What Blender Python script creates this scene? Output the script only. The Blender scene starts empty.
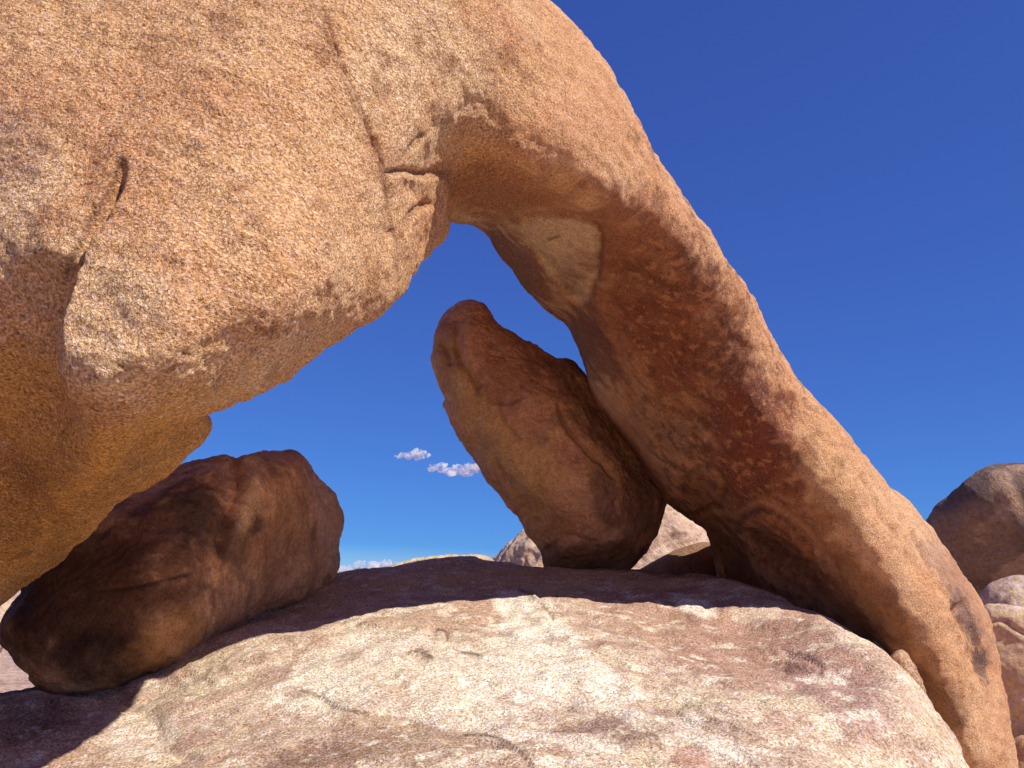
import bpy, math, numpy as np
rad = math.radians
sc = bpy.context.scene
col = sc.collection

# ------------------------------------------------------------------ camera
W, H = 1024, 768
HFOV = rad(62)
FPX = W / 2 / math.tan(HFOV / 2)
PITCH = rad(13)
EYE = np.array([0.0, 0.0, 1.7])
FW = np.array([0, math.cos(PITCH), math.sin(PITCH)])
UP = np.array([0, -math.sin(PITCH), math.cos(PITCH)])
cam = bpy.data.cameras.new('camera')
cam.angle = HFOV
cam.clip_start = 0.05
cam.clip_end = 20000
co = bpy.data.objects.new('camera', cam)
col.objects.link(co)
co.location = EYE
co.rotation_euler = (rad(90) + PITCH, 0, 0)
sc.camera = co

def unproject(u, v, d):
    u = np.asarray(u, float); v = np.asarray(v, float); d = np.asarray(d, float)
    a = (u - W / 2) / FPX * d
    b = (H / 2 - v) / FPX * d
    return np.stack([EYE[0] + a, EYE[1] + d * FW[1] + b * UP[1], EYE[2] + d * FW[2] + b * UP[2]], -1)

def project(P):
    q = P - EYE
    d = np.maximum(q @ FW, 0.05)
    return W / 2 + q[:, 0] / d * FPX, H / 2 - (q @ UP) / d * FPX, d

# ------------------------------------------------------------------ noise
_R = np.random.default_rng(7)
_g = _R.normal(size=(64 ** 3, 3)); _g /= np.linalg.norm(_g, axis=1)[:, None]
_GX, _GY, _GZ = [np.ascontiguousarray(_g[:, k] * 1.4, np.float32) for k in range(3)]
_GV = _R.uniform(-1, 1, 64 ** 3).astype(np.float32)
_ROT = np.linalg.qr(_R.normal(size=(3, 3)))[0]

def _lattice(P, scale, seed):
    p = (np.asarray(P, np.float32) * np.float32(scale)) + np.array([seed * 7.31 + 64.5, seed * 3.77 + 80.2, seed * 5.13 + 91.7], np.float32)
    fl = np.floor(p); f = p - fl
    i = fl.astype(np.int32) & 63
    j = (i + 1) & 63
    return f, f * f * f * (f * (f * 6 - 15) + 10), (i[:, 0] * 4096, j[:, 0] * 4096), (i[:, 1] * 64, j[:, 1] * 64), (i[:, 2], j[:, 2])

def perlin(P, scale, seed=0):
    f, w, X, Y, Z = _lattice(P, scale, seed)
    fx, fy, fz = f[:, 0], f[:, 1], f[:, 2]; wx, wy, wz = w[:, 0], w[:, 1], w[:, 2]
    def c(a, b, d):
        k = X[a] + Y[b] + Z[d]
        return _GX[k] * (fx - a) + _GY[k] * (fy - b) + _GZ[k] * (fz - d)
    def lz(a, b):
        p, q = c(a, b, 0), c(a, b, 1); return p + (q - p) * wz
    def ly(a):
        p, q = lz(a, 0), lz(a, 1); return p + (q - p) * wy
    p, q = ly(0), ly(1)
    return p + (q - p) * wx

def vnoise(P, scale, seed=0):
    f, w, X, Y, Z = _lattice(P, scale, seed)
    wx, wy, wz = w[:, 0], w[:, 1], w[:, 2]
    def lz(a, b):
        k = X[a] + Y[b]; p, q = _GV[k + Z[0]], _GV[k + Z[1]]; return p + (q - p) * wz
    def ly(a):
        p, q = lz(a, 0), lz(a, 1); return p + (q - p) * wy
    p, q = ly(0), ly(1)
    return (p + (q - p) * wx) * .6

def fbm(P, scale, octs=4, seed=0, gain=0.5, fn=None):
    fn = fn or perlin
    s = 0; a = 1.0
    P = np.asarray(P, np.float32)
    for k in range(octs):
        s = s + a * fn(P, scale * 2.03 ** k, seed + k * 7)
        P = P @ _ROT.astype(np.float32)
        a *= gain
    return s

def ridged(P, scale, octs=3, seed=0):
    s = 0; a = 1.0
    for k in range(octs):
        s = s + a * (1 - 2 * np.abs(perlin(P, scale * 2.1 ** k, seed + k * 5)))
        a *= .5
    return s

def sstep(a, b, x):
    t = np.clip((x - a) / (b - a), 0, 1)
    return t * t * (3 - 2 * t)

# ------------------------------------------------------------------ curves and fields
def catmull(pts, n=5, closed=True):
    p = np.array(pts, float); m = len(p); out = []
    rng = range(m) if closed else range(m - 1)
    for i in rng:
        if closed:
            a, b, c, d = p[(i - 1) % m], p[i], p[(i + 1) % m], p[(i + 2) % m]
        else:
            a, b, c, d = p[max(i - 1, 0)], p[i], p[i + 1], p[min(i + 2, m - 1)]
        for t in np.arange(n) / n:
            out.append(.5 * (2 * b + (c - a) * t + (2 * a - 5 * b + 4 * c - d) * t * t + (3 * b - a - 3 * c + d) * t ** 3))
    if not closed: out.append(p[-1])
    return np.array(out)

def sd_poly(U, V, poly):
    d = np.full(U.shape, 1e12); ins = np.zeros(U.shape, bool)
    n = len(poly)
    for i in range(n):
        ax, ay = poly[i]; bx, by = poly[(i + 1) % n]
        ex, ey = bx - ax, by - ay
        wx, wy = U - ax, V - ay
        t = np.clip((wx * ex + wy * ey) / (ex * ex + ey * ey + 1e-9), 0, 1)
        d = np.minimum(d, (wx - ex * t) ** 2 + (wy - ey * t) ** 2)
        c = (ay > V) != (by > V)
        if ey != 0:
            ins ^= c & (wx < ex * wy / ey)
    return np.where(ins, -1, 1) * np.sqrt(d)

def d_line(u, v, pts, n=5):
    """distance to an open polyline, the side (+ is right of travel) and the place along it 0..1"""
    p = catmull(pts, n, False)
    d = np.full(u.shape, 1e12); side = np.zeros(u.shape); al = np.zeros(u.shape)
    m = len(p) - 1
    for i in range(m):
        ax, ay = p[i]; bx, by = p[i + 1]
        ex, ey = bx - ax, by - ay
        wx, wy = u - ax, v - ay
        t = np.clip((wx * ex + wy * ey) / (ex * ex + ey * ey + 1e-9), 0, 1)
        dd = (wx - ex * t) ** 2 + (wy - ey * t) ** 2
        k = dd < d
        d = np.where(k, dd, d)
        side = np.where(k, np.sign(ex * wy - ey * wx), side)
        al = np.where(k, (i + t) / m, al)
    return np.sqrt(d), side, al

def tps_fit(X, y, smooth=0.0):
    X = np.array(X, float); y = np.array(y, float); n, k = X.shape
    r2 = ((X[:, None] - X[None]) ** 2).sum(-1)
    K = .5 * r2 * np.log(r2 + 1e-9) + smooth * np.eye(n)
    Pm = np.hstack([np.ones((n, 1)), X])
    A = np.block([[K, Pm], [Pm.T, np.zeros((k + 1, k + 1))]])
    sol = np.linalg.solve(A, np.concatenate([y, np.zeros(k + 1)]))
    w, c = sol[:n], sol[n:]
    def f(Q):
        out = c[0] + Q @ c[1:]
        for i in range(n):
            q2 = ((Q - X[i]) ** 2).sum(-1)
            out = out + w[i] * .5 * q2 * np.log(q2 + 1e-9)
        return out
    return f

D0 = 1.0
def t_of(d): return FPX * np.log(np.asarray(d, float) / D0)

def shape_field(us, vs, ts, outline, front, thick, r, dents=(), steps=()):
    """solid bounded by an outline seen from the eye, a front surface and a back surface, edges rounded with radius r"""
    U, V = np.meshgrid(us, vs, indexing='ij')
    a = sd_poly(U, V, catmull(outline)).astype(np.float32)
    fr = np.array(front, float)
    s = 100.0
    f = tps_fit(fr[:, :2] / s, t_of(fr[:, 2]), 0.02)
    Q = np.stack([U, V], -1).reshape(-1, 2) / s
    tF = f(Q).reshape(U.shape)
    for (cu, cv, ru, rv, ang, dep) in dents:
        ca, sa = math.cos(rad(ang)), math.sin(rad(ang))
        x = ((U - cu) * ca + (V - cv) * sa) / ru; y = (-(U - cu) * sa + (V - cv) * ca) / rv
        tF = tF + dep * np.exp(-(x * x + y * y))
    for (pts, amt, wid, fall) in steps:
        dd, sd, al = d_line(U.ravel(), V.ravel(), pts)
        env = np.clip((al - .36) / .4, 0, 1) ** .9 * sstep(1, .72, al)
        fall = fall * (.5 + .5 * sstep(.3, .9, al))
        tF = tF + (amt * env * sstep(-wid, wid, dd * sd) * np.exp(-(dd / fall) ** 2)).reshape(U.shape)
    if np.isscalar(thick): T = np.full(U.shape, float(thick))
    else:
        th = np.array(thick, float)
        T = np.clip(tps_fit(th[:, :2] / s, th[:, 2], 0.02)(Q).reshape(U.shape), 80, 900)
    tB = tF + T
    def nrm(t):
        gu, gv = np.gradient(t, us[1] - us[0])
        return np.sqrt(1 + gu * gu + gv * gv)
    nF, nB = nrm(tF), nrm(tB)
    out = np.empty(U.shape + (len(ts),), np.float32)
    for k, t in enumerate(ts):
        b = np.maximum((tF - t) / nF, (t - tB) / nB)
        x = np.maximum(a + r, 0); y = np.maximum(b + r, 0)
        out[:, :, k] = np.minimum(np.maximum(a, b), -r) + np.sqrt(x * x + y * y)
    return out

def smin(a, b, k):
    h = np.maximum(k - np.abs(a - b), 0) / k
    return np.minimum(a, b) - h * h * k * .25

def surface_nets(F):
    ins = F < 0
    nx, ny, nz = F.shape
    cnt = np.zeros((nx - 1, ny - 1, nz - 1), np.uint8)
    C = [(i, j, k) for i in (0, 1) for j in (0, 1) for k in (0, 1)]
    for i, j, k in C:
        cnt += ins[i:nx - 1 + i, j:ny - 1 + j, k:nz - 1 + k]
    act = (cnt > 0) & (cnt < 8)
    idx = np.argwhere(act)
    ids = np.full(act.shape, -1, np.int32)
    ids[act] = np.arange(len(idx))
    pos = np.zeros((len(idx), 3)); num = np.zeros(len(idx))
    for a in C:
        for ax in range(3):
            if a[ax]: continue
            b = list(a); b[ax] = 1
            fa = F[idx[:, 0] + a[0], idx[:, 1] + a[1], idx[:, 2] + a[2]]
            fb = F[idx[:, 0] + b[0], idx[:, 1] + b[1], idx[:, 2] + b[2]]
            m = (fa < 0) != (fb < 0)
            t = np.where(m, fa / np.where(m, fa - fb, 1), 0)
            p = np.tile(np.array(a, float), (len(idx), 1)); p[:, ax] = t
            pos += p * m[:, None]; num += m
    pos = pos / num[:, None] + idx
    quads = []
    for ax in range(3):
        o1, o2 = [(1, 2), (2, 0), (0, 1)][ax]
        sa = [slice(None)] * 3; sb = [slice(None)] * 3
        sa[ax] = slice(0, -1); sb[ax] = slice(1, None)
        A, B = ins[tuple(sa)], ins[tuple(sb)]
        e = np.argwhere(A != B)
        e = e[(e[:, o1] > 0) & (e[:, o2] > 0) & (e[:, o1] < F.shape[o1] - 1) & (e[:, o2] < F.shape[o2] - 1)]
        flip = ~A[e[:, 0], e[:, 1], e[:, 2]]
        def cell(d1, d2):
            c = e.copy(); c[:, o1] -= d1; c[:, o2] -= d2
            return ids[c[:, 0], c[:, 1], c[:, 2]]
        q = np.stack([cell(1, 1), cell(0, 1), cell(0, 0), cell(1, 0)], -1)
        q[flip] = q[flip][:, ::-1]
        quads.append(q)
    return pos, np.concatenate(quads)

# ------------------------------------------------------------------ meshes
def new_mesh(name, V, Q):
    me = bpy.data.meshes.new(name)
    V = np.ascontiguousarray(V, np.float32); Q = np.ascontiguousarray(Q, np.int32)
    me.vertices.add(len(V)); me.vertices.foreach_set('co', V.ravel())
    me.loops.add(Q.size); me.loops.foreach_set('vertex_index', Q.ravel())
    me.polygons.add(len(Q))
    me.polygons.foreach_set('loop_start', np.arange(len(Q), dtype=np.int32) * Q.shape[1])
    me.polygons.foreach_set('use_smooth', np.ones(len(Q), bool))
    me.update(calc_edges=True)
    return me

def verts(me):
    a = np.empty(len(me.vertices) * 3, np.float32); me.vertices.foreach_get('co', a); return a.reshape(-1, 3).astype(float)
def normals(me):
    a = np.empty(len(me.vertices) * 3, np.float32); me.vertex_normals.foreach_get('vector', a); return a.reshape(-1, 3).astype(float)
def set_verts(me, V):
    me.vertices.foreach_set('co', np.ascontiguousarray(V, np.float32).ravel()); me.update()

def subdivide(me, lv=1):
    o = bpy.data.objects.new('scratch', me); col.objects.link(o)
    m = o.modifiers.new('s', 'SUBSURF'); m.levels = lv; m.render_levels = lv
    dg = bpy.context.evaluated_depsgraph_get(); dg.update()
    r = bpy.data.meshes.new_from_object(o.evaluated_get(dg))
    bpy.data.objects.remove(o); bpy.data.meshes.remove(me)
    return r

def solid(pieces, step, k=40, lv=1, margin=20):
    """union of shape_field pieces on a grid -> mesh in world space, with quads facing outwards"""
    pu = np.concatenate([np.array(p['outline'], float) for p in pieces])
    pd = np.concatenate([np.array(p['front'], float)[:, 2] for p in pieces])
    us = np.arange(pu[:, 0].min() - margin, pu[:, 0].max() + margin, step)
    vs = np.arange(pu[:, 1].min() - margin, pu[:, 1].max() + margin, step)
    tmax = max(np.max(np.array(p['thick'])[:, 2]) if not np.isscalar(p['thick']) else p['thick'] for p in pieces)
    ts = np.arange(t_of(pd.min()) - 160, t_of(pd.max()) + tmax + 160, step)
    F = None
    for p in pieces:
        f = shape_field(us, vs, ts, p['outline'], p['front'], p['thick'], p['r'], p.get('dents', ()), p.get('steps', ()))
        F = f if F is None else smin(F, f, p.get('k', k))
    pos, Q = surface_nets(F)
    u = us[0] + pos[:, 0] * step; v = vs[0] + pos[:, 1] * step; d = D0 * np.exp((ts[0] + pos[:, 2] * step) / FPX)
    me = new_mesh('rock', unproject(u, v, d), Q)
    return subdivide(me, lv) if lv else me

def lin(c):
    c = np.array(c, float) / 255
    return np.where(c <= .04045, c / 12.92, ((c + .055) / 1.055) ** 2.4)

class Paint:
    """base colour stored on the vertices: stains, varnish, lichen and some painted shade and glow, with shapes of their own"""
    def __init__(s, P, N):
        s.P = P; s.N = N; s.u, s.v, s.d = project(P)
        s.front = sstep(-.25, .1, -((P - EYE) * N).sum(1) / np.linalg.norm(P - EYE, axis=1))
        s.c = np.ones((len(P), 3)); s.grain = np.ones(len(P))
    def base(s, rgb): s.c[:] = lin(rgb)
    def mix(s, m, rgb): s.c = s.c * (1 - m[:, None]) + lin(rgb) * m[:, None]
    def noise(s, rgb, scale, lo, hi, amt=1, octs=4, seed=0, stretch=None):
        P = s.P if stretch is None else s.P * np.array(stretch)
        s.mix(sstep(lo, hi, fbm(P, scale, octs, seed, fn=vnoise)) * amt, rgb)
    def blob(s, cu, cv, ru, rv, ang, rgb, amt=1, rag=.5, nsc=3, soft=.35, seed=1, octs=5):
        ca, sa = math.cos(rad(ang)), math.sin(rad(ang))
        x = ((s.u - cu) * ca + (s.v - cv) * sa) / ru; y = (-(s.u - cu) * sa + (s.v - cv) * ca) / rv
        q = np.sqrt(x * x + y * y)
        near = q < 2.5
        m = np.zeros(len(s.P))
        if near.any():
            qq = q[near] + rag * fbm(s.P[near], nsc, octs, seed, .6, vnoise)
            m[near] = sstep(1 + soft, 1 - soft, qq)
        s.mix(m * s.front * amt, rgb)
    def poly(s, pts, rgb, amt=1, soft=4, rag=3, nsc=6, seed=3):
        box = np.array(pts, float)
        near = (s.u > box[:, 0].min() - 30) & (s.u < box[:, 0].max() + 30) & (s.v > box[:, 1].min() - 30) & (s.v < box[:, 1].max() + 30)
        m = np.zeros(len(s.P))
        if near.any():
            sd = sd_poly(s.u[near], s.v[near], catmull(pts)) + rag * fbm(s.P[near], nsc, 4, seed, fn=vnoise)
            m[near] = sstep(soft, -soft, sd)
        s.mix(m * s.front * amt, rgb)
    def line(s, pts, w, rgb, amt=1, rag=0):
        d, sd, al = d_line(s.u, s.v, pts)
        s.mix(np.exp(-(d / w) ** 2) * s.front * amt, rgb)

def groove(P, N, lines):
    """cracks and ledges: (points, half width px, depth px, step px); a step raises the right of travel"""
    u, v, d = project(P)
    fr = sstep(-.3, .0, -((P - EYE) * N).sum(1) / np.linalg.norm(P - EYE, axis=1))
    off = np.zeros(len(P))
    for L in lines:
        pts, w, dep, step = L[:4]
        fall = L[4] if len(L) > 4 else 30
        b = np.array(pts, float); R = 3 * fall
        k = np.where((u > b[:, 0].min() - R) & (u < b[:, 0].max() + R) & (v > b[:, 1].min() - R) & (v < b[:, 1].max() + R))[0]
        if not len(k): continue
        jit = 1.5 * perlin(P[k], 5, 5) + .3 * perlin(P[k], 12, 6)
        dd, sd, al = d_line(u[k] + jit * w * .5, v[k] - jit * w * .5, pts)
        env = sstep(0, .15, al) * sstep(1, .85, al)
        env = .35 * env + .65 * np.sqrt(np.clip(env, 0, 1))
        off[k] -= dep * np.exp(-(dd / w) ** 2) * env * (1 + .4 * jit)
        if step: off[k] += step * env * np.exp(-dd / fall) * sstep(-w, w, dd * sd)
    return off * fr * d / FPX

def finish(name, me, disp, paint, mat, label=None, cat=None, group=None, kind=None, cracks=None, smooth_it=0, loc=None):
    P = verts(me); N = normals(me)
    off = N * groove(P, N, cracks)[:, None] if cracks else 0
    if disp is not None:
        P = P + N * disp(P)[:, None]
        set_verts(me, P); N = normals(me)
    if cracks:
        P = P + off
        set_verts(me, P); N = normals(me)
    pt = Paint(P, N); paint(pt)
    at = me.attributes.new('rock_colour', 'FLOAT_COLOR', 'POINT')
    rgba = np.ones((len(P), 4), np.float32); rgba[:, :3] = np.clip(pt.c, 0, 1); rgba[:, 3] = pt.grain
    at.data.foreach_set('color', rgba.ravel())
    base = np.array([P[:, 0].mean(), P[:, 1].mean(), P[:, 2].min()]) if loc is None else np.array(loc, float)
    set_verts(me, P - base)
    me.name = name; me.materials.clear(); me.materials.append(mat)
    me.polygons.foreach_set('use_smooth', np.ones(len(me.polygons), bool))
    o = bpy.data.objects.new(name, me); col.objects.link(o); o.location = base
    tag(o, label, cat, group, kind)
    return o

def tag(o, label=None, cat=None, group=None, kind=None):
    for k, v in (('label', label), ('category', cat), ('group', group), ('kind', kind)):
        if v: o[k] = v

# ------------------------------------------------------------------ materials
def rock_material(name, grain=55, speck=.35, bump=.012, mott=.16, dark=.6, fine=1.0):
    m = bpy.data.materials.new(name); m.use_nodes = True
    nt = m.node_tree; n = nt.nodes; L = nt.links; n.clear()
    out = n.new('ShaderNodeOutputMaterial'); bs = n.new('ShaderNodeBsdfPrincipled')
    L.new(bs.outputs[0], out.inputs[0])
    bs.inputs['Roughness'].default_value = .88
    bs.inputs['Specular IOR Level'].default_value = .25
    tc = n.new('ShaderNodeTexCoord')
    at = n.new('ShaderNodeAttribute'); at.attribute_name = 'rock_colour'
    def noise(scale, detail=4, rough=.6):
        t = n.new('ShaderNodeTexNoise'); t.inputs['Scale'].default_value = scale
        t.inputs['Detail'].default_value = detail; t.inputs['Roughness'].default_value = rough
        L.new(tc.outputs['Object'], t.inputs['Vector']); return t
    def ramp(sock, a, b, lo, hi):
        r = n.new('ShaderNodeMapRange'); r.inputs[1].default_value = a; r.inputs[2].default_value = b
        r.inputs[3].default_value = lo; r.inputs[4].default_value = hi
        L.new(sock, r.inputs[0]); return r.outputs[0]
    def mul(a, b):
        t = n.new('ShaderNodeMath'); t.operation = 'MULTIPLY'; L.new(a, t.inputs[0]); L.new(b, t.inputs[1]); return t.outputs[0]
    n1 = noise(grain, 3, .6)
    n2 = noise(grain * 2.4, 2, .6)
    n3 = noise(5, 8, .78)
    n4 = noise(17, 6, .75)
    vo = n.new('ShaderNodeTexVoronoi'); vo.inputs['Scale'].default_value = grain * 1.5
    L.new(tc.outputs['Object'], vo.inputs['Vector'])
    sx = n.new('ShaderNodeSeparateColor'); L.new(vo.outputs['Color'], sx.inputs[0])
    g = ramp(sx.outputs[0], 0, 1, 1 - speck, 1 + speck)
    g = mul(g, ramp(n1.outputs[0], .3, .7, 1 - speck, 1 + speck))
    gm = n.new('ShaderNodeMix'); gm.data_type = 'FLOAT'; gm.inputs[2].default_value = 1
    L.new(at.outputs['Alpha'], gm.inputs[0]); L.new(g, gm.inputs[3]); g = gm.outputs[0]
    g = mul(g, ramp(n3.outputs[0], .3, .7, 1 - mott, 1 + mott))
    g = mul(g, ramp(n4.outputs[0], .3, .7, 1 - mott * .8, 1 + mott * .8))
    mx = n.new('ShaderNodeMix'); mx.data_type = 'RGBA'; mx.blend_type = 'MULTIPLY'; mx.inputs[0].default_value = 1
    L.new(at.outputs['Color'], mx.inputs[6])
    cb = n.new('ShaderNodeCombineColor')
    # dark grains lean to brown, light grains to cream; the hue wanders between ochre and pink
    def powr(x, e):
        t = n.new('ShaderNodeMath'); t.operation = 'POWER'; L.new(x, t.inputs[0]); t.inputs[1].default_value = e; return t.outputs[0]
    L.new(powr(g, .85), cb.inputs[0]); L.new(powr(g, 1.1), cb.inputs[1])
    L.new(mul(powr(g, 1.4), ramp(sx.outputs[1], 0, 1, .8, 1.2)), cb.inputs[2])
    L.new(cb.outputs[0], mx.inputs[7])
    # pale feldspar grains
    wt = n.new('ShaderNodeMapRange'); wt.inputs[1].default_value = .8; wt.inputs[2].default_value = .9
    wt.inputs[3].default_value = 0; wt.inputs[4].default_value = speck if dark < .7 else speck * .15
    L.new(sx.outputs[1], wt.inputs[0]); wa = mul(wt.outputs[0], at.outputs['Alpha'])
    # dark mineral grains
    dk = n.new('ShaderNodeMapRange'); dk.inputs[1].default_value = .86; dk.inputs[2].default_value = .93
    dk.inputs[3].default_value = 1; dk.inputs[4].default_value = dark
    L.new(sx.outputs[2], dk.inputs[0])
    m2 = n.new('ShaderNodeMix'); m2.data_type = 'RGBA'; m2.blend_type = 'MULTIPLY'; m2.inputs[0].default_value = 1
    L.new(mx.outputs[2], m2.inputs[6]); L.new(dk.outputs[0], m2.inputs[7])
    m3 = n.new('ShaderNodeMix'); m3.data_type = 'RGBA'; m3.blend_type = 'SCREEN'; m3.inputs[7].default_value = (.5, .42, .34, 1)
    L.new(wa, m3.inputs[0]); L.new(m2.outputs[2], m3.inputs[6])
    L.new(m3.outputs[2], bs.inputs['Base Color'])
    bp = n.new('ShaderNodeBump'); bp.inputs['Strength'].default_value = 1; bp.inputs['Distance'].default_value = bump
    ad = n.new('ShaderNodeMath'); ad.operation = 'ADD'; L.new(n1.outputs[0], ad.inputs[0])
    hf = n.new('ShaderNodeMath'); hf.operation = 'MULTIPLY'; L.new(n2.outputs[0], hf.inputs[0]); hf.inputs[1].default_value = .45 * fine
    L.new(hf.outputs[0], ad.inputs[1])
    a4 = n.new('ShaderNodeMath'); a4.operation = 'MULTIPLY_ADD'; L.new(n4.outputs[0], a4.inputs[0]); a4.inputs[1].default_value = 1.1
    L.new(ad.outputs[0], a4.inputs[2]); L.new(a4.outputs[0], bp.inputs['Height'])
    L.new(ramp(at.outputs['Alpha'], 0, 1, .25 * bump, bump), bp.inputs['Distance'])
    L.new(bp.outputs[0], bs.inputs['Normal'])
    return m

M_arch = rock_material('weathered_orange_granite', 88, .38, .017, .13)
M_bould = rock_material('varnished_granite', 60, .24, .016, .26, .8)
M_slab = rock_material('pale_granite', 75, .34, .012, .16)
M_far = rock_material('distant_granite', 12, .12, .04, .2, 1.0)
# ------------------------------------------------------------------ the arch
buttress = dict(
    outline=[(-340,-380),(0,-420),(300,-400),(430,-300),(462,-150),(478,-40),(486,50),(478,110),(463,146),(457,170),(451,195),(446,222),(438,242),(423,268),(404,296),
             (384,316),(350,338),(310,366),(287,384),(245,406),(205,427),(184,444),(168,464),(153,485),(127,511),(100,537),(66,562),(39,577),(22,588),(15,600),(0,612),
             (-60,670),(-140,800),(-340,820)],
    front=[(-300,-300,3.9),(0,-300,3.9),(250,-300,4.05),(420,-250,4.3),(-300,0,3.2),(0,0,3.3),(200,0,3.42),(330,0,3.58),(450,0,4.08),
           (-300,300,2.85),(0,180,2.93),(60,120,3.05),(100,110,3.08),(210,160,2.98),(330,160,3.3),(440,140,4.05),
           (130,260,2.72),(230,260,2.78),(340,260,3.15),(430,210,4.2),
           (110,350,2.58),(200,350,2.7),(280,330,2.92),(240,392,3.1),(80,330,2.62),(115,390,2.58),(190,405,2.85),(115,435,2.85),(170,450,3.5),(110,480,3.35),(40,370,2.66),(20,300,2.72),
           (10,460,3.35),(50,540,4.0),(0,590,4.2),(-150,550,3.5),(-200,780,3.9)],
    thick=[(-300,-300,520),(300,-300,480),(0,0,520),(400,0,420),(200,250,400),(420,220,250),(190,410,150),(240,390,150),(320,335,150),(390,290,180),(80,500,180),(0,590,130),(-200,500,400),(-200,780,350)],
    r=55, steps=[([(126,150),(116,178),(97,212),(82,243),(69,272),(61,300),(57,335),(60,375),(70,412),(88,440),(115,465)], 115, 4, 120)])
lump = dict(outline=[(140,490),(140,450),(165,415),(195,408),(210,420),(210,433),(203,446),(188,458),(173,472),(158,484)],
    front=[(145,480,3.95),(205,428,3.85),(160,440,3.75),(200,445,3.9),(185,420,3.7)], thick=160, r=18, k=22)
span = dict(
    outline=[(330,-200),(430,-170),(500,-60),(545,0),(575,31),(597,60),(617,93),(643,133),(653,153),(679,193),(706,230),(723,259),(750,290),(767,325),(785,363),
             (813,399),(839,425),(877,471),(903,499),(928,529),(953,564),(978,602),(991,638),(1001,683),(1009,723),(1016,768),(1026,860),(1030,960),
             (900,960),(860,860),(800,740),(745,640),(722,580),(714,552),(708,529),(693,521),(678,510),(661,498),(643,467),(627,443),(604,411),(590,381),(577,343),(567,321),
             (545,305),(533,294),(506,259),(483,228),(448,218),(410,205),(370,170),(340,60)],
    front=[(360,-150,3.9),(440,0,4.0),(400,100,3.95),(500,50,4.25),(560,60,4.6),(480,120,4.3),(485,150,4.36),(590,130,4.65),(520,165,4.45),(600,195,4.8),(470,195,5.0),(520,215,5.25),(640,170,4.95),
           (560,250,5.7),(530,275,6.1),(650,230,5.25),(690,255,5.35),(610,290,6.0),(590,340,6.5),(660,330,6.0),(710,310,5.75),(745,320,5.8),
           (620,400,6.8),(690,410,6.4),(755,410,6.05),(790,400,6.15),(660,480,7.3),(720,480,6.75),(790,460,6.2),(830,440,6.2),(700,515,7.5),
           (770,540,6.9),(840,505,6.15),(845,540,6.25),(880,500,6.25),(740,580,7.8),(820,570,6.7),(872,560,6.15),(930,560,6.35),(860,620,6.6),(905,615,6.12),(965,620,6.3),
           (900,670,6.45),(942,680,6.08),(988,680,6.25),(930,740,6.4),(970,750,6.05),(1008,760,6.15),(900,850,6.8),(1000,880,5.9)],
    thick=[(360,-150,420),(500,50,420),(560,200,480),(650,230,330),(720,400,240),(850,540,260),(970,700,300),(950,900,320)],
    r=58,
    dents=[(775,543,34,22,25,48),(703,487,16,16,0,26),(735,560,20,30,-10,24),(565,262,24,30,-20,10),(700,440,25,40,-20,14),(660,360,18,45,-25,10)])
me = solid([buttress, span, lump], 5.5, k=34)

def arch_disp(P):
    near = 1
    s = .05 * fbm(P, 1.1, 3, 11) + .014 * fbm(P * np.array([1, 1, 1.5]), 6, 3, 21) + .003 * perlin(P, 26, 31) + .006 * fbm(P @ np.array([[.8,0,.6],[0,1,0],[-.6,0,.8]]) * np.array([.6,1,1.4]), 11, 2, 37) + .004 * perlin(P, 46, 33) 
    return s

arch_cracks = [
    ([(122,158),(114,180),(104,200),(94,217),(84,237),(75,257),(67,278),(59,304),(55,335)], 5, 20, 0),
    ([(318,8),(330,40),(345,82),(362,118),(378,160),(386,200),(392,228)], 3.0, 9, 9, 40),
    ([(384,174),(405,171),(428,176),(450,171)], 3.0, 8, 6, 20),
    ([(402,235),(412,212),(430,203)], 3.5, 7, 4, 16),
    ([(392,228),(398,250),(396,268)], 4, 6, 0),
    ([(405,152),(415,142),(422,134)], 3, 4, 0),
    ([(520,227),(556,217),(581,221),(597,229),(600,246),(597,274),(588,299),(578,303),(563,289),(547,271),(534,252),(521,230)], 3, 4, -4, 14),
    ([(684,490),(690,474),(703,466),(717,470),(725,484),(722,500)], 2.5, 4, 4, 14),
    ([(738,520),(752,507),(768,506),(790,520),(812,540),(815,560)], 3, 3, 9, 22),
    ([(690,520),(715,505),(732,515)], 3, 5, 0),
    ([(880,470),(905,520),(925,560),(940,600)], 3, 4, 3, 20),
    ([(860,470),(875,505),(900,545)], 2.5, 3, 0),
    ([(958,600),(968,620),(980,655),(985,680)], 7, 9, 0),
]

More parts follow.
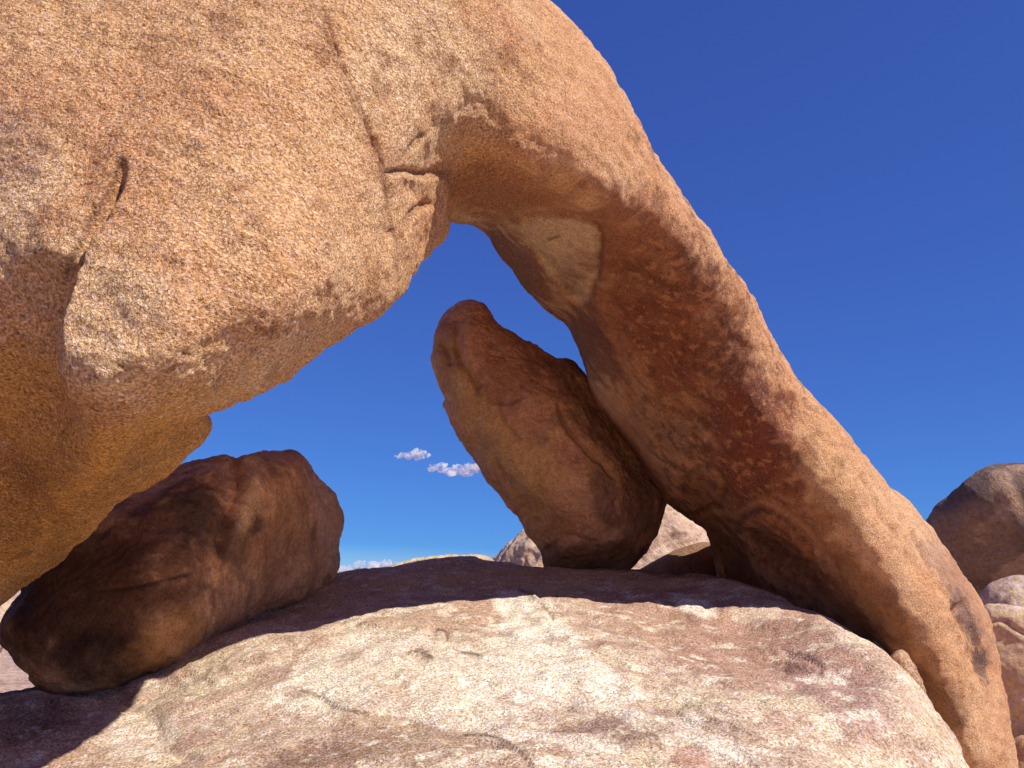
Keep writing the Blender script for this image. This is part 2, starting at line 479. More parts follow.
def arch_paint(p):
    p.base((212,161,114))
    p.noise((228,190,146), 1.3, -.05, .5, .6, 4, 3)
    p.noise((196,134,90), 2.2, .0, .55, .55, 5, 5)
    p.noise((150,96,62), 7, .28, .6, .45, 4, 8)
    sp = sstep(480, 620, p.u - (p.v - 200) * .12)          # the limb is redder than the buttress
    p.mix(sp * .45 * p.front, (186,130,92))
    # the limb wears a smoother patina than the coarse buttress, smoothest in its scooped underside
    p.grain = 1 - .4 * sstep(440, 620, p.u) - .3 * sstep(470, 620, p.u) * sstep(.15, -.25, p.N[:, 0] * .6 + p.N[:, 2])
    p.line([(121,160),(114,180),(104,200),(93,216),(83,236),(73,257),(65,276)], 4, (92,56,34), .75)  # dark line painted along the crevice as its shadow
    # buttress stains; ochre on its underside paints in the bounced glow
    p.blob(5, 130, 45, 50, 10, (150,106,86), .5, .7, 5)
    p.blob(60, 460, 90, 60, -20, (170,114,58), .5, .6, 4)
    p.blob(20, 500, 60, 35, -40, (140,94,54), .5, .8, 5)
    p.blob(150, 450, 80, 40, -35, (206,148,72), .75, .5, 3)
    # underside of the limb: varnish tones, deepened to paint in its shade
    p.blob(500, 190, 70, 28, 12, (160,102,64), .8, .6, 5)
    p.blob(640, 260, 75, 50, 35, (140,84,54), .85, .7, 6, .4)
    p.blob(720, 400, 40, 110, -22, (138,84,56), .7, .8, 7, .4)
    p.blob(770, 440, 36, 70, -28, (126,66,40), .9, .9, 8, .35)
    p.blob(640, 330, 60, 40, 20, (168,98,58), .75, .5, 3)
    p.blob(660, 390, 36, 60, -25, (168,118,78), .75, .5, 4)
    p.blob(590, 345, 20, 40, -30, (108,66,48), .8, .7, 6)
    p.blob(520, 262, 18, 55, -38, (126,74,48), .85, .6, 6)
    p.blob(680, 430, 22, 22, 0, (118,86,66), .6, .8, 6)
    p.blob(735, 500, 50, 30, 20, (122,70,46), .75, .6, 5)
    p.poly([(520,227),(534,220),(556,217),(581,221),(597,229),(600,246),(597,274),(588,299),(578,303),(563,289),(547,271),(534,252),(523,236)], (202,166,128), .95, 2.5, 3, 9)
    p.blob(572, 282, 22, 18, -20, (160,118,84), .55, .8, 8)
    p.blob(703, 487, 19, 20, 0, (160,112,76), .7, .4, 8, .2)
    p.blob(775, 545, 34, 20, 25, (104,74,56), .7, .5, 5)  # pockets scooped into the leg, their shade painted dark
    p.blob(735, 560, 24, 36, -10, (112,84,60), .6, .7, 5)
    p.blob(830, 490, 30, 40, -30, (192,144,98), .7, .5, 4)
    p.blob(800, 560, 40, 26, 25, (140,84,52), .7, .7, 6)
    p.blob(860, 600, 55, 26, 42, (124,78,44), .7, .7, 5)  # hollow at the foot, shade painted into the colour
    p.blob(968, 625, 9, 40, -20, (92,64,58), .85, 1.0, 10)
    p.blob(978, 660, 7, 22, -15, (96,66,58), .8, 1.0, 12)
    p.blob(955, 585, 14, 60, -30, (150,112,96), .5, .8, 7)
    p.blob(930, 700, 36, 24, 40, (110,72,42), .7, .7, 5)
    p.blob(55, 520, 130, 70, -38, (206,146,66), .75, .5, 3)  # yellow bounced light painted under the overhang
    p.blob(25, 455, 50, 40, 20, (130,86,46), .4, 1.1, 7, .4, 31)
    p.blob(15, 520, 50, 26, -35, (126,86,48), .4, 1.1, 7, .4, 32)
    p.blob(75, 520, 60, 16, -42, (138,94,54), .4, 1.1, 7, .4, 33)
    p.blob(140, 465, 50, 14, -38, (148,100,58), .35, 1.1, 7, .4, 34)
    p.blob(30, 400, 40, 60, 0, (190,134,66), .7, .5, 4)  # same bounced glow painted in the recess beside the bulge
    p.blob(665, 345, 40, 60, -20, (124,62,36), .8, .8, 6, .5, 21)  # more red-brown, painted to darken the limb's shaded side
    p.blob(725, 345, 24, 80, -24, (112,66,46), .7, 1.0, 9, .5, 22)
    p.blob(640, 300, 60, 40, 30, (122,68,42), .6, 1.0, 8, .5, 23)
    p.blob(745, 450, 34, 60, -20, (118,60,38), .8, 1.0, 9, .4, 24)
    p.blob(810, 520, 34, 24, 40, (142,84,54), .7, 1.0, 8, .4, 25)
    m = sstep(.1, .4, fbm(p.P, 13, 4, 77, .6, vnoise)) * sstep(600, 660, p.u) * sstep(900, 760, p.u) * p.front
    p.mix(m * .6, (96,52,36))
    m = sstep(.25, .45, fbm(p.P, 16, 3, 91)) * sstep(600, 640, p.u) * sstep(880, 780, p.u) * p.front
    p.mix(m * .5, (196,134,88))
    rim_light = (206,156,112)  # pale edges and dark inner lines paint light and shade around the hollows
    p.line([(684,492),(689,474),(703,466),(718,470),(726,486),(720,504)], 2.2, (96,58,40), .5)
    p.line([(736,516),(752,505),(768,503),(792,517),(814,538),(818,560)], 3.5, rim_light, .45)
    p.line([(742,522),(754,513),(768,511),(788,523),(806,541)], 2.2, (82,52,38), .6)
    p.line([(690,527),(712,512),(734,516)], 3, rim_light, .5)
    p.line([(604,412),(628,440),(646,466),(664,490)], 4, (100,60,42), .6)
    p.line([(622,424),(640,448),(652,470)], 2.5, (200,138,96), .4)
    p.line([(700,300),(716,290),(728,276)], 2, (206,150,100), .5)
    for L in arch_cracks[1:6]: p.line(L[0], 3, (120,72,44), .5)
    p.line([(548,240),(560,236)], 1.2, (60,45,36), .8)

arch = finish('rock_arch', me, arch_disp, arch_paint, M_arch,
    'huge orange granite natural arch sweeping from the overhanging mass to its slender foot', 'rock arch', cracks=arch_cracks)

# ------------------------------------------------------------------ boulders under the arch
leaning = dict(
    outline=[(431,349),(437,325),(455,307),(471,303),(486,310),(502,327),(518,336),(545,353),(556,360),(569,361),(582,374),(594,386),(612,410),(632,440),(652,468),(664,497),
             (661,517),(656,534),(645,553),(628,568),(606,576),(549,575),(537,553),(523,536),(517,520),(498,497),(478,470),(459,438),(443,411),(441,403),(445,398),(437,380),(431,361)],
    front=[(440,340,8.55),(470,320,8.5),(465,400,8.3),(520,370,8.3),(520,450,8.05),(580,400,8.35),(560,480,7.95),(600,500,8.0),(640,480,8.4),(540,540,8.3),(610,560,8.35),(650,520,8.4)],
    thick=[(440,320,110),(560,450,170),(600,560,150)], r=46)
me = solid([leaning], 3.0)
def bdisp(P):
    ter = fbm(P @ np.array([[.8,0,.6],[0,1,0],[-.6,0,.8]]), 1.7, 4, 57) * 3.2
    fl = np.floor(ter); ter = (fl + sstep(.36, .64, ter - fl)) / 3.2
    return .04 * fbm(P, 1.4, 2, 51) + .03 * ter + .018 * fbm(P, 4.5, 3, 55) + .007 * fbm(P, 18, 3, 58)
lean_cracks = [
    ([(456,322),(455,345),(460,362),(472,378),(478,392)], 4, 6, 3, 25),
    ([(440,345),(447,352),(450,366)], 4, 5, 0),
    ([(489,402),(508,404),(522,398)], 2, 1.5, 1, 12),
    ([(500,402),(505,420),(520,440)], 2, 1, .5, 12),
    ([(556,404),(566,425),(585,448),(605,470),(612,480)], 3, 4, 3, 24),
    ([(562,366),(578,385),(590,410),(600,440)], 4, 5, 0),
    ([(460,440),(490,460),(520,500),(545,530)], 8, 5, 0),
    ([(541,556),(570,540),(600,545)], 4, 4, 6, 20),
]
def lean_paint(p):
    p.grain *= .5; p.base((238,178,131))
    p.noise((223,156,126), 2.2, -.1, .4, .6, 4, 13)
    p.noise((238,190,126), 2.5, .1, .5, .6, 5, 15)
    p.noise((168,121,101), 5, .2, .55, .4, 5, 17)
    p.blob(500, 440, 26, 110, -38, (238,186,111), .7, .5, 3)
    p.blob(515, 505, 22, 70, -38, (220,171,121), .7, .5, 4)
    p.blob(505, 380, 30, 26, 0, (170,116,90), .45, .7, 5)
    p.blob(575, 395, 14, 40, -30, (104,74,64), .5, .6, 6)
    p.blob(608, 440, 10, 30, -30, (104,79,71), .5, .5, 6)
    p.blob(600, 470, 18, 26, -40, (230,173,114), .7, .5, 6)
    p.blob(605, 500, 12, 30, -10, (146,106,89), .7, .6, 5)
    p.blob(640, 500, 20, 40, 0, (158,114,86), .7, .5, 4)
    p.blob(590, 556, 70, 14, 0, (138,99,69), .75, .4, 4)
    p.blob(445, 350, 14, 40, 0, (160,112,90), .5, .6, 5)
    for L in lean_cracks[:6]: p.line(L[0], 2.2, (96,66,50), .35)
finish('boulder', me, bdisp, lean_paint, M_bould, 'tall brown boulder standing tilted under the arch, propped against its right limb', 'boulder', cracks=lean_cracks)

shaded = dict(
    outline=[(22,592),(30,560),(70,515),(125,490),(157,478),(188,465),(223,456),(233,459),(254,454),(289,451),(302,456),(315,474),(335,498),(344,520),(347,550),(344,574),(334,592),
             (308,612),(284,616),(262,624),(236,638),(206,660),(175,676),(149,684),(109,692),(57,695),(26,680),(5,648),(2,629),(9,610)],
    front=[(40,640,5.0),(110,680,5.05),(60,580,5.15),(150,670,5.15),(150,560,5.2),(150,500,5.6),(215,600,5.55),(215,500,5.7),(250,590,6.0),(255,480,6.1),(300,585,6.6),(300,480,6.6),(335,520,7.1),(340,570,7.2)],
    thick=[(60,630,170),(200,560,200),(320,530,150)], r=42,
    dents=[(285,612,18,8,0,14)])
me = solid([shaded], 3.0)
sh_cracks = [
    ([(232,460),(243,478),(240,500),(228,530),(220,560)], 4, 8, -8, 30),
    ([(96,592),(130,588),(165,580),(192,573)], 2, 2.5, 0),
]
def sh_paint(p):
    p.grain *= .5; p.base((232,170,117))
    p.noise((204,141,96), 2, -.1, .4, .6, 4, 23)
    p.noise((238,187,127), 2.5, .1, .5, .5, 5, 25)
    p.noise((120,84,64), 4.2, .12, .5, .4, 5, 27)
    p.blob(85, 600, 80, 75, 0, (79,43,28), .9, .5, 3)  # left end dark: shade of the overhang painted into the colour
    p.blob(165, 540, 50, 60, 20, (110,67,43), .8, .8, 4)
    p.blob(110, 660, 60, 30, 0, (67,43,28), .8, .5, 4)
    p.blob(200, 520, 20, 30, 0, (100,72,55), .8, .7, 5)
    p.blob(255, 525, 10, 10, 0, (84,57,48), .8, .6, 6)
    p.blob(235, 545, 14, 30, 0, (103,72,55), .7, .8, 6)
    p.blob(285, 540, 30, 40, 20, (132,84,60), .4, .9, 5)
    p.blob(330, 520, 14, 55, -10, (238,189,146), .7, .4, 5)  # right end lightened to paint in the light it catches
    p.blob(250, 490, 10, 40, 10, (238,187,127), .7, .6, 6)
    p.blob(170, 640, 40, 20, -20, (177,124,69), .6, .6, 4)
    p.line(sh_cracks[1][0], 1.5, (60,38,28), .6)
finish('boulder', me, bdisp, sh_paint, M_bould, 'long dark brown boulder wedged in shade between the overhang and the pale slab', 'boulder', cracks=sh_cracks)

# small stones wedged beside the foot of the arch
def small_disp(P): return .02 * fbm(P, 5, 3, 61) + .006 * fbm(P, 22, 2, 63)
def pale_paint(p):
    p.base((196,156,122)); p.noise((160,118,92), 4, 0, .5, .7, 4, 33)
me = solid([dict(outline=[(890,664),(893,653),(901,650),(911,660),(922,682),(927,704),(914,716),(900,704)], front=[(895,665,5.75),(910,690,5.7),(920,705,5.75),(902,705,5.75)], thick=45, r=10)], 1.5, lv=0)
finish('stone', me, small_disp, pale_paint, M_bould, 'small upright pale stone wedged between the slab edge and the arch foot', 'stone')
me = solid([dict(outline=[(868,650),(872,640),(880,643),(890,656),(898,668),(897,690),(880,684)], front=[(870,650,6.3),(885,655,6.3),(895,680,6.3),(880,680,6.3)], thick=45, r=9)], 1.5, lv=0)
def dk_paint(p):
    p.base((136,104,86)); p.noise((110,84,70), 4, 0, .5, .7, 4, 35)
finish('stone', me, small_disp, dk_paint, M_bould, 'small dark stone half hidden behind the slab edge, left of the pale wedged stone', 'stone')

# ------------------------------------------------------------------ bedrock slab
ctl = [(0,768,3.9),(130,768,3.65),(250,768,3.5),(500,768,3.3),(750,768,3.5),(900,768,3.8),(0,700,4.75),(100,696,4.95),(150,690,5.0),(250,690,4.5),
       (236,640,5.45),(400,655,4.9),(600,650,4.95),(800,690,4.6),(306,606,6.5),(400,600,6.45),(500,585,7.0),(600,600,6.5),(700,610,6.5),(850,690,4.85),(780,640,5.7)]
ridge = [(345,578,7.6),(375,570,8.1),(400,566,8.4),(430,560,8.5),(460,557,8.6),(500,563,8.6),(540,567,8.6),(580,568,8.7),(620,569,8.6),(650,570,8.4),(680,576,8.1),(710,583,7.8),(740,592,7.4),(770,597,7.1),
         (807,612,6.7),(852,630,6.3),(877,652,5.9),(893,665,5.6),(918,690,5.1),(943,729,4.6),(964,768,4.15),(1000,850,3.4)]
X = []; Z = []
for u, v, d in ctl + ridge:
    p = unproject(u, v, d); X.append(p[:2]); Z.append(p[2])
rp = np.array([unproject(*r) for r in ridge])
for i in range(len(rp)):
    a = rp[max(i - 1, 0)]; b = rp[min(i + 1, len(rp) - 1)]
    tdir = (b - a)[:2] / np.linalg.norm((b - a)[:2])
    nrm2 = np.array([-tdir[1], tdir[0]])
    if nrm2 @ (rp[i][:2] - np.array([0, 3])) < 0: nrm2 = -nrm2
    if i <= 11:
        X.append(rp[i][:2] + nrm2 * .5); Z.append(rp[i][2] - .13)
        if i % 2 == 0: X.append(rp[i][:2] + nrm2 * 1.5); Z.append(rp[i][2] - .9)
    else:
        u, v, d = ridge[i]
        for du, dv, dd in ((28, 55, .25), (70, 230, .6)):
            p = unproject(u + du, v + dv, d + dd); X.append(p[:2]); Z.append(p[2])
for x, y, z in [(-6,4,.2),(-6,9,-.3),(-3.2,10.5,0),(-4,7,.55),(-1,12,-.2),(2,12,-.2),(6,9,-1.2),(6,5,-1.4),(5,3,-1.4),(3.6,1,-.8),(0,.3,.45),(-2,1.5,.55),(-5,1.5,.4),(2,.5,.2)]:
    X.append((x, y)); Z.append(z)
zf = tps_fit(np.array(X), np.array(Z), .002)
us = np.arange(-420, 1340, 3.0); td = np.exp(np.arange(math.log(1.2), math.log(13), 3.0 / FPX))
Dg, Ug = np.meshgrid(td, us, indexing='ij')
XY = np.stack([(Ug - W / 2) / FPX * Dg, Dg], -1).reshape(-1, 2)
zz = np.maximum(zf(XY), -.6)
nr, nc = Dg.shape
ii = (np.arange(nr - 1)[:, None] * nc + np.arange(nc - 1)[None]).ravel()
Q = np.stack([ii, ii + 1, ii + nc + 1, ii + nc], -1)
me = new_mesh('slab', np.column_stack([XY, zz]), Q)
def slab_disp(P):
    ter = fbm(P, 1.3, 3, 74) * 3.0
    fl = np.floor(ter); ter = (fl + sstep(.35, .65, ter - fl)) / 3.0
    return .03 * fbm(P, .9, 3, 71) + .045 * ter + .020 * fbm(P, 3.2, 3, 73) + .005 * fbm(P, 15, 2, 75) + .0028 * perlin(P, 50, 79)
slab_cracks = [
    ([(520,590),(535,598),(548,611),(554,620)], 2, 4, 4, 30),
    ([(405,654),(418,651),(432,657)], 2, 3.5, -3, 14),
    ([(437,629),(446,632),(447,640)], 2, 5, 4, 10),
    ([(461,652),(480,655)], 2, 3, -3, 12),
    ([(300,690),(322,698),(340,709),(368,713)], 2, 2.2, 3, 30),
    ([(464,735),(485,735),(505,741),(520,752),(530,766),(534,780)], 2, 2.6, -3, 34),
    ([(780,652),(800,655),(815,662),(826,672)], 2.2, 3, -4, 24),
    ([(40,692),(90,688),(125,692),(146,706),(158,726),(180,750),(205,775)], 9, 4, -5, 60),
    ([(0,745),(30,735),(52,715),(55,698)], 4, 6, 5, 30),
    ([(680,597),(695,604),(710,612)], 2, 3, 3, 14),
    ([(690,690),(720,700),(760,720)], 2, 2, 3, 20),
]
def slab_paint(p):
    p.front[:] = sstep(.0, .3, p.N[:, 2])
    p.base((211,181,154))
    p.noise((184,150,126), 1.1, -.1, .35, .6, 4, 41)
    p.noise((218,194,158), 2, .05, .45, .7, 5, 43)
    p.noise((168,130,106), 9, .15, .5, .45, 4, 45)
    p.noise((226,206,176), 14, .15, .5, .5, 3, 46)
    mv = (182,145,117)
    p.blob(730, 640, 160, 44, 14, (176,134,112), .95, .6, 2.2, .3, 2)
    p.blob(640, 620, 40, 40, 10, mv, .6, .6, 3)
    p.blob(460, 615, 75, 20, -8, mv, .75, .7, 3, .3, 4)
    p.blob(350, 590, 70, 18, -20, (192,160,126), .7, .6, 3)
    p.blob(540, 578, 190, 14, 0, (206,170,122), .85, .7, 3)  # back strip painted paler and warmer to lift the slab's shadow
    p.blob(840, 690, 70, 36, 35, (176,136,120), .8, .6, 3)
    p.blob(620, 728, 44, 22, 8, (136,100,86), .8, 1.1, 5, .5, 6)
    p.blob(390, 745, 80, 18, -6, (150,114,90), .7, 1.1, 5, .5, 7)
    p.blob(300, 760, 50, 16, -10, (142,106,90), .7, 1.1, 5, .5, 8)
    p.blob(700, 722, 60, 8, 10, (140,100,92), .6, .8, 4)
    p.blob(450, 680, 40, 14, 10, (196,150,116), .6, .7, 4)
    p.blob(330, 665, 90, 12, -14, (176,140,120), .7, .6, 3)
    p.blob(190, 720, 36, 16, 40, (178,142,120), .6, .8, 5)
    p.blob(60, 745, 60, 20, 0, (190,148,112), .5, .7, 4)
    p.blob(20, 720, 60, 24, 0, (120,88,72), .7, .7, 4)
    # clean pale granite
    pl = (237,219,194)
    p.blob(525, 612, 30, 18, 30, pl, .9, .6, 6, .15)
    p.blob(545, 660, 55, 22, 22, pl, .9, .7, 5, .15, 3)
    p.blob(590, 690, 30, 18, 20, pl, .7, .5, 3)
    p.blob(690, 604, 26, 8, 18, pl, .9, .4, 5, .25)
    p.blob(590, 745, 60, 14, 10, pl, .6, .8, 4)
    p.blob(700, 745, 55, 12, 6, pl, .8, .7, 4)
    p.blob(340, 690, 60, 20, -6, pl, .6, .7, 3)
    p.blob(140, 735, 50, 18, -10, pl, .5, .7, 4)
    p.blob(790, 668, 20, 6, 10, (110,78,70), .6, .6, 6)  # dark patch painting the shade at the ledge
    p.blob(690, 760, 18, 10, 0, (186,120,98), .6, .7, 6)
    p.poly([(495,604),(518,592),(538,604),(554,621),(550,637),(573,645),(597,657),(612,676),(608,692),(624,707),(663,715),(698,711),(700,738),(651,731),(573,703),(550,731),(519,738),(456,731),(398,715),(358,707),(300,692),(300,660),(339,637),(370,625),(394,637),(417,633),(440,641),(484,641),(487,633),(511,625),(495,614)], pl, .6, 3, 9, 5)
    p.blob(560, 640, 30, 14, 50, pl, .9, .6, 6, .15, 12)
    p.blob(520, 690, 60, 16, 10, pl, .7, .9, 6, .3, 14)
    p.blob(620, 690, 26, 10, 30, pl, .8, .8, 6, .2, 15)
    m = sstep(.2, .42, fbm(p.P, 5.5, 5, 47, .62, vnoise)); p.mix(m * .5, (176,136,112))
    m = sstep(.3, .45, fbm(p.P, 8, 5, 49, .62, vnoise)); p.mix(m * .55, (240,226,198))
    for L in slab_cracks[:6]: p.line(L[0], 1.6, (96,66,48), .85)
finish('bedrock', me, slab_disp, slab_paint, M_slab, kind='structure', cracks=slab_cracks, loc=(0, 0, 0))

# ------------------------------------------------------------------ rocks beyond
def far_disp(a, s, seed):
    return lambda P: a * fbm(P, s, 3, seed) + .4 * a * ridged(P, s * 2.3, 3, seed + 3) + .12 * a * fbm(P, s * 8, 3, seed + 5)
def flat_paint(base, n1, n2, sc_=1.0, seed=80):
    def f(p):
        p.base(base); p.noise(n1, .9 * sc_, -.05, .4, .8, 5, seed); p.noise(n2, 2.4 * sc_, .05, .4, .7, 5, seed + 4)
    return f
def rock(outline, front, thick, r, step, disp, paint, label, cat='boulder', name='boulder', mat=None, group=None, cracks=None):
    me = solid([dict(outline=outline, front=front, thick=thick, r=r)], step, lv=0)
    return finish(name, me, disp, paint, mat or M_far, label, cat, group, cracks=cracks)

rock([(931,545),(932,522),(939,509),(954,499),(973,484),(992,473),(1012,470),(1060,474),(1120,520),(1140,640),(1100,740),(960,740),(935,620)],
     [(930,520,16.4),(1000,470,15.6),(960,500,15.8),(1020,520,15.6),(980,580,16.6),(1060,600,16.2),(1100,520,16),(960,700,17.2),(1090,720,17)], 140, 26, 2.0,
     far_disp(.12, .5, 101), flat_paint((132,106,92), (100,78,72), (172,136,112), .9), 'large dark varnished boulder rising behind the foot of the arch at right')
rock([(976,612),(985,592),(1000,583),(1024,579),(1080,585),(1115,625),(1110,680),(1000,690),(975,660)],
     [(980,606,11.6),(1024,584,11.4),(1010,620,11.2),(1090,620,11.4),(1000,680,11.4)], 70, 20, 1.6,
     far_disp(.06, .7, 111), flat_paint((206,174,150), (190,154,132), (218,190,166), 1), 'smooth pale rounded boulder just under the dark varnished one')
rock([(975,640),(985,611),(998,607),(1015,610),(1045,620),(1095,660),(1115,760),(1090,850),(1020,850),(1000,800),(985,720)],
     [(985,615,9.6),(1010,615,9.4),(1020,680,9.2),(1080,680,9.3),(1020,760,9.4),(1060,840,9.3)], 90, 20, 1.6,
     far_disp(.06, .8, 121), flat_paint((208,172,142), (190,150,118), (220,188,158), 1), 'tall pale boulder with a wavy groove, below the rounded pale one',
     cracks=[([(985,625),(1000,622),(1015,630),(1040,640)], 2.5, 4, 3, 10)])
rock([(1004,775),(1014,748),(1030,740),(1070,755),(1090,830),(1060,880),(1005,870)],
     [(1010,760,8.6),(1030,745,8.5),(1040,800,8.3),(1070,780,8.5),(1020,860,8.5)], 60, 14, 1.6,
     far_disp(.05, .8, 131), flat_paint((200,156,124), (180,136,104), (210,170,138), 1), 'low pale boulder in the bottom right corner')
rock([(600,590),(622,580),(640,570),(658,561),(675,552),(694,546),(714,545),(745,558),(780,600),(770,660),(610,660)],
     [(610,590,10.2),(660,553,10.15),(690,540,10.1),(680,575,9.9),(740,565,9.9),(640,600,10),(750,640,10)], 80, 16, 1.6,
     far_disp(.03, .9, 141), flat_paint((158,120,88), (136,102,76), (172,134,102), 1), 'smooth tan boulder behind the tilted boulder, below the arch limb', mat=M_bould)  # base colour darkened to stand in for shade on this lit boulder
rock([(490,585),(498,566),(510,553),(526,541),(550,530),(580,505),(610,488),(640,484),(655,494),(672,508),(690,522),(704,534),(740,560),(770,640),(480,640)],
     [(490,575,26),(530,540,25.5),(600,495,26),(660,505,25),(680,530,24.5),(640,560,24),(740,580,25),(520,620,24),(720,630,24)], 110, 10, 1.5,
     far_disp(.3, .45, 151), flat_paint((196,162,136), (166,128,110), (214,186,158), .5), 'far sunlit craggy outcrop seen behind the tilted boulder', 'outcrop', 'rock_outcrop')
rock([(372,590),(386,572),(400,565),(422,560),(450,556),(475,557),(492,564),(510,590),(500,620),(380,620)],
     [(386,575,12.4),(430,561,12.2),(480,560,12.2),(440,590,11.8),(400,600,11.9),(490,600,11.9)], 60, 8, 1.5,
     far_disp(.05, 1.2, 161), flat_paint((216,192,152), (196,166,130), (224,202,166), 1), 'low cream ledge of rock catching sun beyond the ridge of the slab', 'ledge', 'rock_ledge')
rock([(-160,600),(-90,560),(-30,568),(0,588),(10,602),(12,622),(8,640),(-2,650),(-20,690),(-160,690)],
     [(-140,600,13.4),(-60,570,13.2),(0,595,13.2),(8,620,13.1),(-40,630,12.8),(-20,680,13),(-140,680,13)], 90, 14, 1.8,
     far_disp(.06, .8, 171), flat_paint((214,186,158), (190,156,130), (222,196,166), 1), 'pale sunlit boulder at the left edge behind the dark shaded boulder')

# ------------------------------------------------------------------ ground
n = 160
lr = np.concatenate([[0], np.exp(np.linspace(math.log(.5), math.log(6000), n))])
an = np.linspace(0, 2 * math.pi, 97)[:-1]
Rg, Ag = np.meshgrid(lr, an, indexing='ij')
Pg = np.stack([Rg * np.cos(Ag), Rg * np.sin(Ag) + 4, np.zeros_like(Rg)], -1).reshape(-1, 3)
Pg[:, 2] = -.15 + .12 * fbm(Pg, .15, 3, 201) * np.minimum(1, 40 / (Rg.ravel() + 1))
na = len(an)
ii = np.arange(len(lr) - 1)[:, None] * na; jj = np.arange(na)[None]
Q = np.stack([(ii + jj), (ii + na + jj), (ii + na + (jj + 1) % na), (ii + (jj + 1) % na)], -1).reshape(-1, 4)
me = new_mesh('ground', Pg, Q)
def ground_paint(p):
    p.base((190,156,138)); p.noise((164,128,112), .6, -.1, .4, .7, 4, 91); p.noise((206,176,156), 2, .1, .5, .6, 4, 93)
finish('ground', me, None, ground_paint, rock_material('desert_ground', 9, .25, .03, .16), kind='structure', loc=(0, 0, 0))

# ------------------------------------------------------------------ clouds
mc = bpy.data.materials.new('cloud_vapour'); mc.use_nodes = True
nt = mc.node_tree; nt.nodes.clear()
o_ = nt.nodes.new('ShaderNodeOutputMaterial'); pv = nt.nodes.new('ShaderNodeVolumePrincipled')
pv.inputs['Color'].default_value = (1, 1, 1, 1); pv.inputs['Density'].default_value = .03; pv.inputs['Anisotropy'].default_value = .3
nt.links.new(pv.outputs[0], o_.inputs['Volume'])
tc_ = nt.nodes.new('ShaderNodeTexCoord'); tn_ = nt.nodes.new('ShaderNodeTexNoise'); tr_ = nt.nodes.new('ShaderNodeMapRange')
tn_.inputs['Scale'].default_value = .05; tn_.inputs['Detail'].default_value = 4; tn_.inputs['Roughness'].default_value = .65
tr_.inputs[1].default_value = .43; tr_.inputs[2].default_value = .66; tr_.inputs[3].default_value = 0; tr_.inputs[4].default_value = .16
nt.links.new(tc_.outputs['Object'], tn_.inputs['Vector']); nt.links.new(tn_.outputs[0], tr_.inputs[0]); nt.links.new(tr_.outputs[0], pv.inputs['Density'])
def cloud(puffs, d, label, seed):
    rng = np.random.default_rng(seed)
    V = []; Q = []
    import bmesh
    bm = bmesh.new()
    puffs = [q for i, p in enumerate(puffs) for q in ([p] if i == 0 else [tuple((np.array(p) + np.array(puffs[i - 1])) / 2), p])]
    for (u, v, r) in puffs:
        for k in range(12):
            c = unproject(u + rng.normal() * r * .75, v + rng.normal() * r * .2, d + rng.normal() * r * d / FPX * .5)
            b2 = bmesh.ops.create_icosphere(bm, subdivisions=3, radius=1)
            rr = r * d / FPX * rng.uniform(.4, .75)
            for w in b2['verts']:
                w.co = (w.co[0] * rr * 1.3 + c[0], w.co[1] * rr + c[1], w.co[2] * rr * .7 + c[2])
    me = bpy.data.meshes.new('cloud'); bm.to_mesh(me); bm.free()
    P = verts(me)
    N = normals(me)
    s = d / FPX
    P = P + N * (s * 3.0 * fbm(P, .22 / s, 4, seed))[:, None]
    base = P.mean(0); set_verts(me, P - base)
    me.materials.append(mc)
    o = bpy.data.objects.new('cloud', me); col.objects.link(o); o.location = base
    tag(o, label, 'cloud', 'small white clouds in the gap of the arch')
CD = 3000
cloud([(406,456,4),(413,455,6),(420,454,5)], CD, 'faint small wisp of cloud, highest of those in the gap', 301)
cloud([(434,468,5),(440,465,4)], CD, 'tiny cloud tuft between the high wisp and the brighter cloud by the tilted boulder', 302)
cloud([(450,471,4),(458,471,7),(467,469,7),(475,468,6),(484,467,6)], CD, 'brightest flat white cloud touching the edge of the tilted boulder', 303)
cloud([(345,572,7),(353,570,7),(362,568,6),(372,567,7),(384,565,7),(392,566,6),(372,574,10)], CD, 'low white cloud bank at the skyline right of the dark shaded boulder', 304)

# ------------------------------------------------------------------ light
EXPO = .38
SUN = np.array([.60, -.41, .77]); SUN /= np.linalg.norm(SUN)
elev = math.asin(SUN[2]); az = math.atan2(SUN[0], SUN[1])
w = bpy.data.worlds.new('World'); sc.world = w; w.use_nodes = True
nt = w.node_tree; bg = nt.nodes['Background']
sky = nt.nodes.new('ShaderNodeTexSky'); sky.sky_type = 'NISHITA'; sky.sun_disc = False
sky.sun_elevation = elev; sky.sun_rotation = az
sky.altitude = 1400; sky.air_density = .7; sky.dust_density = .3; sky.ozone_density = 5.0
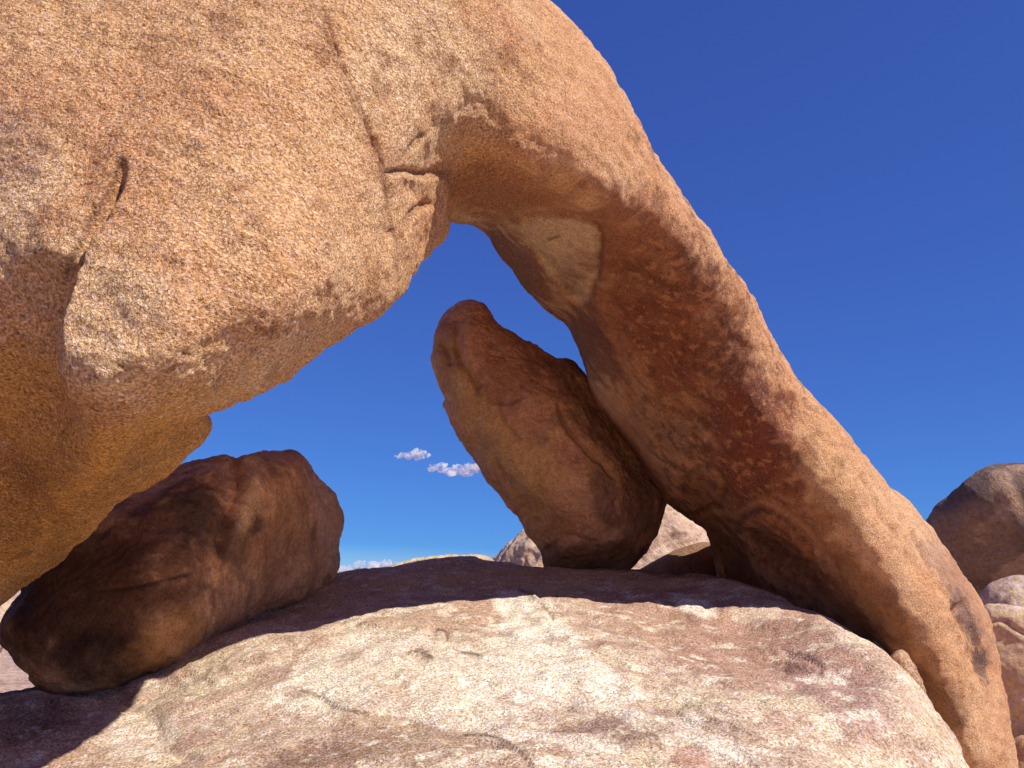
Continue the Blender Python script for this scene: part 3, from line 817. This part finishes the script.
# tone of the sky: deep saturated blue that pales less towards the horizon
se = nt.nodes.new('ShaderNodeSeparateColor'); cm = nt.nodes.new('ShaderNodeCombineColor')
nt.links.new(sky.outputs[0], se.inputs[0])
for k, (gain, gam) in enumerate(((.184, .51), (.497, .69), (.907, .505))):
    m1 = nt.nodes.new('ShaderNodeMath'); m1.operation = 'MULTIPLY'; m1.inputs[1].default_value = .1
    m2 = nt.nodes.new('ShaderNodeMath'); m2.operation = 'POWER'; m2.inputs[1].default_value = gam
    m3 = nt.nodes.new('ShaderNodeMath'); m3.operation = 'MULTIPLY'; m3.inputs[1].default_value = gain * 10 / 2 ** EXPO
    nt.links.new(se.outputs[k], m1.inputs[0]); nt.links.new(m1.outputs[0], m2.inputs[0]); nt.links.new(m2.outputs[0], m3.inputs[0])
    m4 = nt.nodes.new('ShaderNodeMath'); m4.operation = 'SUBTRACT'; m4.inputs[1].default_value = (.4, .6, .8)[k]  # extra gain on the brightest, unseen sky, added for fill light
    m5 = nt.nodes.new('ShaderNodeMath'); m5.operation = 'MAXIMUM'; m5.inputs[1].default_value = 0
    m6 = nt.nodes.new('ShaderNodeMath'); m6.operation = 'MULTIPLY_ADD'; m6.inputs[1].default_value = 12 / 2 ** EXPO
    nt.links.new(m1.outputs[0], m4.inputs[0]); nt.links.new(m4.outputs[0], m5.inputs[0]); nt.links.new(m5.outputs[0], m6.inputs[0])
    nt.links.new(m3.outputs[0], m6.inputs[2]); nt.links.new(m6.outputs[0], cm.inputs[k])
nt.links.new(cm.outputs[0], bg.inputs[0])
bg.inputs[1].default_value = .1
from mathutils import Vector
sl = bpy.data.lights.new('sun', 'SUN'); sl.energy = 4.6; sl.angle = rad(.5); sl.color = (1, .95, .86)
so = bpy.data.objects.new('sun', sl); col.objects.link(so)
so.rotation_euler = Vector(SUN).to_track_quat('Z', 'Y').to_euler()
so.location = (0, 0, 30)

sc.view_settings.view_transform = 'Standard'; sc.view_settings.look = 'None'
sc.view_settings.exposure = EXPO; sc.view_settings.gamma = 1
sc.cycles.max_bounces = 12; sc.cycles.diffuse_bounces = 8; sc.cycles.volume_bounces = 12
